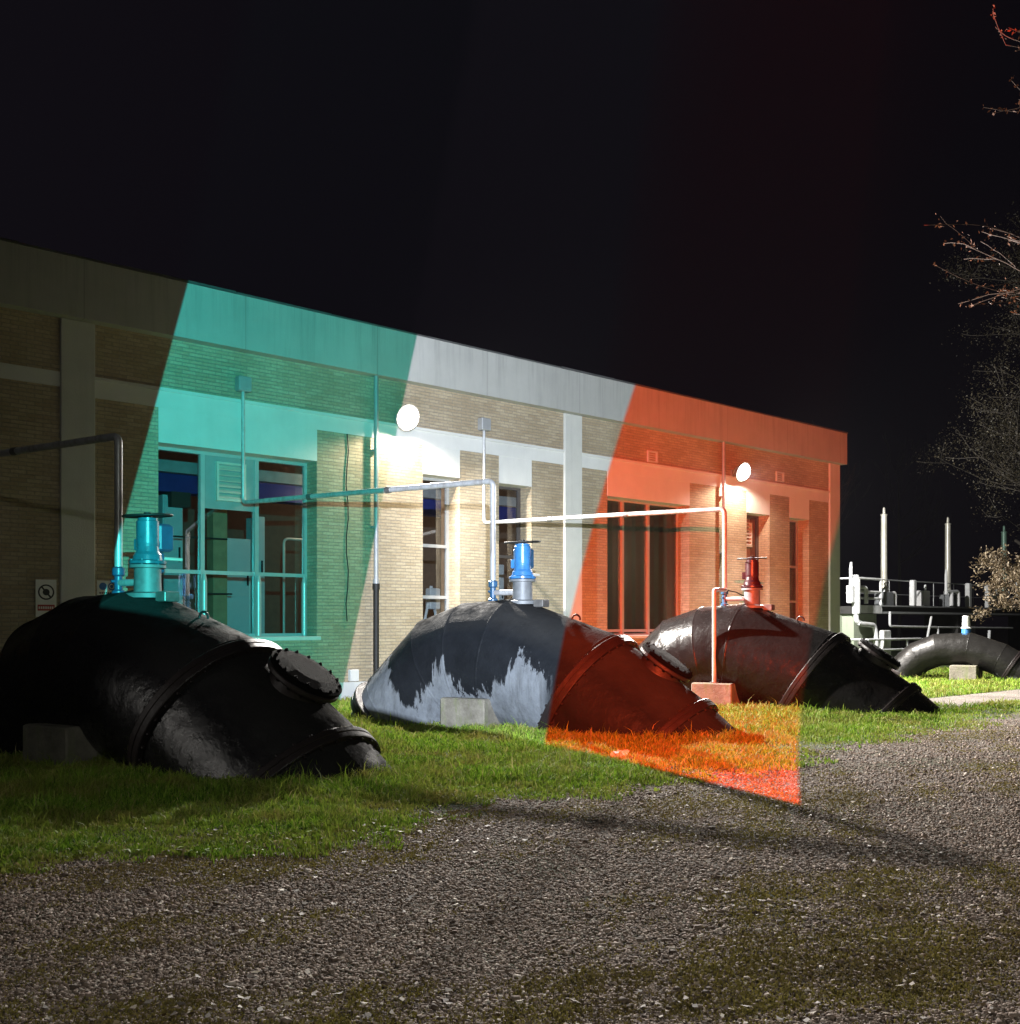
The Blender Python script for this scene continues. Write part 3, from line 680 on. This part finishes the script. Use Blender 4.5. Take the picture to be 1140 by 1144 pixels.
# ------------------------------------------------------------------ sluice platform and gate hoists
SP = tag(empty('sluice_platform', (36.5,21.3,0)), 'raised sluice platform with white railings beyond the building corner', 'platform')
a = MB(); a.box(0,26,0,1.8,2.0,2.3); a.box(0,26,-.05,0,2.28,2.36); a.build('deck', M['deck'], SP)
for x in (.15, 9.0, 18.0):
    a = MB(); a.bbox(x, x+1.75, .1, 1.7, 0, 2.0, .02); a.build('pier', M['tower' if x < 1 else 'deck'], SP)
a = MB(); a.box(1.92,26,-.09,-.055,2.02,2.10); a.box(1.92,26,-.09,-.055,2.30,2.36); a.build('edge_trim', M['dpipe'], SP)
for x in (6.1, 13.2, 15.8):
    a = MB(); a.bbox(x, x+.5, .2, .6, 2.36, 3.05, .03); a.tube([(x+.25,.3,3.05),(x+.25,.3,3.3)], .05, 8); a.build('junction_box', M['white'], SP)
a = MB(); a.bent([(2.4,-.2,2.1),(2.4,-.2,1.5),(6.5,-.2,1.45),(6.5,-.2,.2)], .05, 8, .15); a.tube([(6.5,-.2,1.45),(14,-.2,1.4)], .04, 8); a.build('service_pipe', M['white'], SP)
a = MB(); a.box(.0,1.9,-.08,-.055,2.02,2.34); a.build('edge_board', M['white'], SP)
a = MB()
for z in (2.62, 2.88, 3.4): a.tube([(-.05,-.02,z),(2.0,-.02,z)], .05, 8)
for x in (-.05, 2.0): a.tube([(x,-.02,2.1),(x,-.02,3.44)], .055, 8)
a.tube([(.0,-.02,3.4),(.0,1.7,3.4)], .035, 8); a.build('railing', M['white'], SP)
a = MB(); a.tube([(2.1,.1,3.4),(26,.1,3.4)], .028, 6)
for x in np.arange(2.9, 26, 1.9): a.tube([(x,.1,2.3),(x,.1,3.4)], .02, 6)
a.build('wire_rail', M['dpipe'], SP)
a = MB(); a.tube([(2.1,1.6,2.9),(26,1.6,2.9)], .02, 6); a.build('wire_rail', M['dpipe'], SP)
for x in (4.55, 9.65, 11.6, 17.0):
    a = MB(); a.bbox(x, x+.24, -.12, .1, 2.35, 3.45, .03); a.build('post', M['white'], SP)
for x in (-.55, 7.3, 14.6):
    a = MB(); a.tube([(x+.15,-.1,2.9),(x+.15,-.1,3.75)], .065, 10); a.tube([(x+.15,-.1,3.75),(x+.18,-.1,4.0)], [.065,.04], 10)
    a.bent([(x+.15,-.1,3.0),(x+1.2,-.15,3.05),(x+1.2,-.15,2.4)], .08, 10, .15); a.tube([(x+.6,-.12,3.0),(x+.6,-.12,2.4)], .09, 8); a.build('light_bracket', M['white'], SP)
a = MB(); a.bent([(-.35,-.3,3.5),(-.35,-.3,1.7),(-.1,-.35,1.6),(.9,-.35,1.55),(1.05,-.35,1.2),(1.05,-.35,.0)], .1, 12, .15)
a.tube([(-.35,-.3,3.35),(-.35,-.3,2.0)], .16, 12); a.bbox(-.75,-.5,-.35,-.1,2.4,3.1,.03); a.build('overflow_pipe', M['white'], SP)
a = MB()
for z in (.2, .6, 1.0): a.tube([(-1.1,-1.2,z),(3.0,-1.2,z)], .045, 8)
a.tube([(-1.1,-1.2,1.0),(-1.1,0,1.0)], .045, 8); a.tube([(-.2,-1.2,0),(-.2,-1.2,1.0)], .045, 8)
for x in (-1.1,-.6,1.9,3.0): a.tube([(x,-1.2,0),(x,-1.2,1.0)], .04, 8)
a.bbox(.2,.75,-1.15,-.95,.35,1.35,.03); a.tube([(3.0,-1.2,1.0),(5.4,-1.2,1.02)], .022, 8); a.build('lower_railing', M['white'], SP)
a = MB(); a.tube([(4.3,-.8,.9),(4.7,-.8,1.9)], .05, 8); a.build('strut', M['white'], SP)
a = MB(); a.tube([(9.6,-1.0,.7),(9.7,-1.0,1.3)], .07, 8); a.build('strut', M['white'], SP)
a = MB(); a.box(-3.5,.1,.6,.8,0,1.95); a.build('wing_wall', M['tower'], SP)
def hoist(x, ztop, mat, label):
    e_ = tag(empty('gate_hoist', (x,21.6,2.3)), label, 'gate hoist', 'gate hoists on the sluice platform'); H_ = ztop-2.3
    a = MB(); a.lathe([(.16,.75),(.15,.8),(.13,.9),(.12,H_-.35),(.14,H_-.34),(.14,H_-.3),(.06,H_-.26),(.05,H_-.05),(.02,H_)], 16); a.tube([(.17,-.02,.7),(.17,-.02,2.0)], .035, 6); a.build('spindle_cover', M[mat], e_)
    a = MB(); a.bbox(-.35,.35,-.25,.25,0,.62,.03); a.build('gearbox', M['neck'], e_)
    a = MB(); a.lathe([(.2,.6),(.18,.76)], 16); a.bent([(.2,-.1,.55),(.62,-.15,.6),(.62,-.15,.0)], .07, 10, .1); a.build('crank', M['white'], e_)
hoist(39.35, 6.42, 'spindle', 'tallest looking pale spindle pole at the platform end near the building')
hoist(44.95, 6.4, 'spindle', 'pale spindle pole in the middle of the sluice platform')
hoist(50.75, 6.38, 'spindleg', 'greenish spindle pole half hidden by foliage at the right edge')

# ------------------------------------------------------------------ trees
def grow(mb, p, d, L, r, depth, tips, spread=.55, up=.06, seg=4, kids_=3, minr=.006):
    pts = [p]; rad = [r]; q = p.copy(); dd = d.copy()
    for i in range(seg):
        dd = (dd + Vector((random.gauss(0,.10), random.gauss(0,.10), random.gauss(up,.08)))).normalized()
        q = q + dd*(L/seg); pts.append(q.copy()); rad.append(max(minr, r*(1-.55*(i+1)/seg)))
    mb.tube(pts, rad, 7 if r > .05 else 4, caps=False)
    tips.append((pts[-1], dd))
    if depth == 0:
        tips += [(a, dd) for a in pts[1:-1]]; return
    for k in range(kids_):
        i = random.randint(1, seg); a = random.uniform(0, 2*PI)
        s_ = Vector((math.cos(a), math.sin(a), random.uniform(-.2,.6))).normalized()
        nd = (dd*(1-spread) + s_*spread).normalized()
        grow(mb, pts[i], nd, L*random.uniform(.55,.8), rad[i]*.62, depth-1, tips, spread, up, seg, kids_, minr)
def leaves(tips, n, spread, size, name, mat, parent):
    T = np.array([tuple(t[0]) for t in tips]); idx = RNG.integers(0, len(T), n)
    P_ = T[idx] + RNG.normal(0, spread, (n,3))
    a = RNG.normal(0,1,(n,3)); a /= np.linalg.norm(a,axis=1)[:,None]; b_ = np.cross(a, RNG.normal(0,1,(n,3))); b_ /= np.linalg.norm(b_,axis=1)[:,None]
    s_ = size*(.6+.8*RNG.random(n))[:,None]
    V = np.stack([P_-a*s_, P_-b_*s_*.45, P_+a*s_, P_+b_*s_*.45], 1)
    o = np_mesh(name, V.reshape(-1,3), np.arange(n*4).reshape(-1,4), 4, mat); o.parent = parent; return o
def tree(base, H_, r, name, label, cat, trunkm, leafm=None, nleaf=0, lsize=.06, lspread=.3, depth=3, group=None, kids_=4, spread=.6, lean=(0,0), clear_=.35, L=None, minr=.006, up=.06, crown='crown'):
    e_ = tag(empty(name, base), label, cat, group); mb = MB(); tips = []
    top = Vector((lean[0], lean[1], H_)); pts = []; rad = []
    for i in range(9):
        t = i/8; pts.append(Vector((lean[0]*t*t+.06*H_*.1*math.sin(t*5), lean[1]*t*t, H_*t))); rad.append(max(minr, r*(1-.8*t)))
    mb.tube(pts, rad, 12, caps=False)
    for i in range(9):
        t = i/8
        if t < clear_: continue
        for k in range(kids_):
            a = random.uniform(0,2*PI); d = Vector((math.cos(a), math.sin(a), random.uniform(.1,.8))).normalized()
            grow(mb, pts[i], d, (L or H_*.3)*(1.15-.5*t), rad[i]*.5, depth-1, tips, spread, up, 4, 3, minr)
    mb.build('trunk', trunkm, e_)
    if leafm: leaves(tips, nleaf, lspread, lsize, crown, leafm, e_)
    return e_, tips
tree((43.2,14.3,0), 13.5, .36, 'tree', 'large dim sparse leaved tree spreading over the right edge behind the dry bush', 'tree', M['greybark'], M['leafdull'], 110000, .04, .28, 4, None, 4, .6, (-.5,0), .25, 4.3, .016)
# near bare tree whose twigs reach in at the top right
e_ = tag(empty('bare_tree', (18.45,4.75,0)), 'bare tree with budding twigs coloured as if red lit reaching in from the upper right', 'tree'); mb = MB(); tips = []
mb.tube([(0,0,0),(.05,0,3),(-.05,.1,6),(-.2,.2,9),(-.3,.3,12)], [.24,.2,.15,.1,.04], 12, caps=False)
for z, L_, ang, zz in ((6.9,2.3,2.4,.1),(6.5,1.9,2.3,.0),(7.4,1.5,2.5,.1),(9.4,1.8,2.5,.15),(10.2,1.7,2.35,.2),(11.4,1.6,2.45,.2),(8.2,1.2,2.6,.3),(8.4,2.6,.3,.3),(7.0,2.8,-1.2,.3),(9.5,2.4,4.0,.4)):
    d = Vector((math.cos(ang), math.sin(ang), zz)).normalized()
    grow(mb, Vector((-.1,.12,z)), d, L_, .05, 2, tips, .42, -.01, 6, 4, .006)
mb.build('trunk', M['twig'], e_)
leaves([t for t in tips], 2600, .03, .03, 'buds', M['bud'], e_)
for i, (x, y, h_, lb) in enumerate(((48.0,31.0,9.5,'faint bare tree behind the platform just right of the first pole'),(52.5,32.5,10.5,'faint forked bare tree behind the platform left of the middle pole'),(44.5,35.0,9.0,'faint bare tree standing between building corner and first pole'),(62.0,33.0,11.0,'faint bare tree behind the greenish pole'))):
    tree((x,y,0), h_, .13, 'bare_tree', lb, 'tree', M['darkbark'], None, depth=3, group='bare trees beyond the platform', kids_=2, spread=.35, clear_=.4, L=3.0, minr=.012, up=.12)
# dry leaved bush right of the platform
e_ = tag(empty('bush', (34.9,13.4,0)), 'dry pale brown leaved bush at the right edge', 'bush'); mb = MB(); tips = []
mb.tube([(0,0,0),(.02,.05,1.4),(-.05,.02,3.0)], [.06,.05,.035], 8, caps=False)
for k in range(20):
    a = random.uniform(0,2*PI); grow(mb, Vector((0,.03,random.uniform(1.9,3.1))), Vector((math.cos(a), math.sin(a), random.uniform(-.2,.8))).normalized(), random.uniform(.9,1.35), .022, 2, tips, .5, 0, 5, 3, .005)
mb.build('stem', M['bark'], e_); leaves(tips, 11000, .09, .05, 'foliage', M['leafbrown'], e_)

# small torn plastic scrap on the lawn
e_ = empty('scrap'); bpy.data.objects.remove(e_)
a = MB(); nx = 9; vs = []
for j in range(6):
    for i in range(nx): vs.append((i*.026-.1+random.uniform(-.006,.006), j*.022-.05+random.uniform(-.006,.006), .055+.04*math.sin(i*.9+j*.6)+random.uniform(-.008,.014)))
top_ = [(j*nx+i, j*nx+i+1, (j+1)*nx+i+1, (j+1)*nx+i) for j in range(5) for i in range(nx-1)]
a.add(vs, top_, True); a.add([(v[0],v[1],v[2]-.003) for v in vs], [tuple(reversed(f)) for f in top_], True)
tag(a.build('plastic_scrap', M['litter'], None, (8.74,8.08,0.03)), 'small crumpled white plastic scrap lying in the grass by the red beam edge', 'litter')

# ------------------------------------------------------------------ light
w = bpy.data.worlds.new('World'); S.world = w; w.use_nodes = True; w.node_tree.nodes.clear(); t = NT(w.node_tree)
tc = t.node('ShaderNodeTexCoord'); sx = t.node('ShaderNodeSeparateXYZ', inp={0: tc.outputs['Generated']})
c = t.ramp(t.math('MULTIPLY_ADD', sx.outputs[0], .5, .5), [(.25,(.0072,.0064,.0090)),(.8,(.0036,.0028,.0045)),(1,(.0024,.0019,.0030))])
bg = t.node('ShaderNodeBackground', inp={'Color': c, 'Strength': 1.0}); wo = t.node('ShaderNodeOutputWorld'); t.l.new(bg.outputs[0], wo.inputs[0])

def spot(name, loc, target, energy, angle, blend, radius, col=(1,1,1)):
    l = bpy.data.lights.new(name, 'SPOT'); o = bpy.data.objects.new(name, l); COL.objects.link(o); o.location = loc
    o.rotation_euler = (Vector(target)-Vector(loc)).to_track_quat('-Z','Y').to_euler()
    l.energy = energy; l.spot_size = math.radians(angle); l.spot_blend = blend; l.shadow_soft_size = radius; l.color = col; return o
WARM = (1.0,.95,.88)
LE = 14500
for lx, LE in ((12.5, 17000), (24.2, 22000)):
    spot('lamp_light', (lx,17.39,5.86), (lx+(2.2 if lx < 20 else 0),11.5,2.6), LE, 160, 1.0, .06, WARM)
    spot('lamp_light', (lx,17.39,5.80), (lx,17.5,0), 330, 156, .35, .06, (1,.84,.66))
# assumed third lamp round the corner, unseen, added to light the platform
e_ = tag(empty('wall_lamp', (29.92,24.0,5.9), PI/2), 'assumed unseen wall lamp added on the hidden end wall of the building', 'lamp')
a = MB(); a.bbox(-.1,.1,-.3,0,-.1,.1,.02); a.build('housing', M['housing'], e_)
spot('lamp_light', (30.4,19.6,5.8), (41,20.8,2.5), 7000, 150, .3, .12, (1,.98,.94))  # light of the assumed corner lamp, aimed at the platform
# assumed weak yard lamp out of view to the left, added for pipe highlights
spot('assumed_yard_light', (-7.4,12.4,2.6), (4.6,9.0,.5), 650, 22, .6, .15, (1,.95,.88))
spot('yard_fill_light', (-3,-9,6.0), (7.2,4.4,0), 1700, 68, 1.0, .2, (.95,1,.9))  # unseen fill added behind the viewer to brighten the near gravel

# assumed dim lights inside the hall, unseen, added to light column and curtain
for nm, p, en in (('assumed_hall_light', (12.0,19.4,4.6), 55), ('assumed_hall_light', (20.5,20.1,3.4), 260), ('assumed_hall_light', (15.0,22.5,4.4), 60)):
    l = bpy.data.lights.new(nm, 'POINT'); o = bpy.data.objects.new(nm, l); COL.objects.link(o); o.location = p; l.energy = en; l.color = (1,.72,.48); l.shadow_soft_size = .15

# tricolour projector standing by the viewer
PP = Vector((.3,0,3.0)); TG = Vector((11.74,13.38,0))
fw = Vector((.649,.7585,.0595)).normalized()
l = bpy.data.lights.new('projector_light', 'SPOT'); po = bpy.data.objects.new('projector_light', l); COL.objects.link(po)
po.location = PP; po.rotation_euler = fw.to_track_quat('-Z','Y').to_euler(); l.energy = 9500; l.spot_size = math.radians(85); l.spot_blend = 0; l.shadow_soft_size = .012
l.use_nodes = True; l.node_tree.nodes.clear(); t = NT(l.node_tree)
tc = t.node('ShaderNodeTexCoord'); sx = t.node('ShaderNodeSeparateXYZ', inp={0: tc.outputs['Normal']})
nz = t.math('ABSOLUTE', sx.outputs[2])
x = t.math('DIVIDE', sx.outputs[0], nz); y = t.math('DIVIDE', sx.outputs[1], nz)
def side(xb, wd): return t.math('MULTIPLY_ADD', t.math('SUBTRACT', x, xb), 1/wd, .5, clamp=True)
def smooth(v): return t.math('SMOOTH_MIN', v, 1.0, .0)
xl = t.math('MULTIPLY_ADD', y, .288, -.318-.288*.193)
xb1 = t.math('MULTIPLY_ADD', y, .218, -.093-.218*.153)
def quad(a, y0, s_, c2, y1):
    u_ = t.math('ADD', y, -y0); return t.math('ADD', t.math('MULTIPLY_ADD', u_, s_, a), t.math('MULTIPLY', t.math('MULTIPLY', u_, t.math('ADD', y, -y1)), c2))
xb2 = quad(.027, -.292, .191, .225, -.067)
xr = quad(.281, -.408, .093, .307, -.064)
inL = side(xl, .002); in1 = side(xb1, .0018); in2 = side(xb2, .0035); inR = t.math('SUBTRACT', 1.0, side(xr, .006))
yb = t.math('ADD', t.math('MULTIPLY_ADD', x, -.347, -.2244-.347*.1676), t.math('MULTIPLY', t.math('MULTIPLY', t.math('ADD', x, .1676), t.math('ADD', x, -.027)), -.245))
inB = t.math('MULTIPLY_ADD', t.math('SUBTRACT', y, yb), 1/.006, .5, clamp=True)
GN = (.085,1.25,1.17); WH = (2.45,2.75,3.2); RD = (4.8,.38,.09)
c = t.mix(in1, GN, WH); c = t.mix(in2, c, RD)
k = t.math('MULTIPLY', t.math('MULTIPLY', inL, inR), inB)
em = t.node('ShaderNodeEmission', inp={'Color': c, 'Strength': t.math('MULTIPLY', k, t.math('MULTIPLY_ADD', t.math('MULTIPLY_ADD', y, 1/.22, .36/.22, clamp=True),   .4, .6))})
lo = t.node('ShaderNodeOutputLight'); t.l.new(em.outputs[0], lo.inputs[0])

# damp night air
a = MB(); a.box(-310, 410, -310, 410, -1, 16)
m = bpy.data.materials.new('damp_air'); m.use_nodes = True; m.node_tree.nodes.clear(); t = NT(m.node_tree)
pv = t.node('ShaderNodeVolumePrincipled', inp={'Color': (.9,.92,1,1), 'Density': .000045, 'Anisotropy': .35}); o_ = t.node('ShaderNodeOutputMaterial'); t.l.new(pv.outputs[0], o_.inputs['Volume'])
tag(a.build('haze', m), kind='stuff')

# ------------------------------------------------------------------ render settings
S.view_settings.view_transform = 'Standard'; S.view_settings.look = 'None'; S.view_settings.exposure = 0; S.view_settings.gamma = 1
S.render.engine = 'CYCLES'; S.cycles.max_bounces = 5; S.cycles.use_denoising = True; S.cycles.sample_clamp_indirect = 4
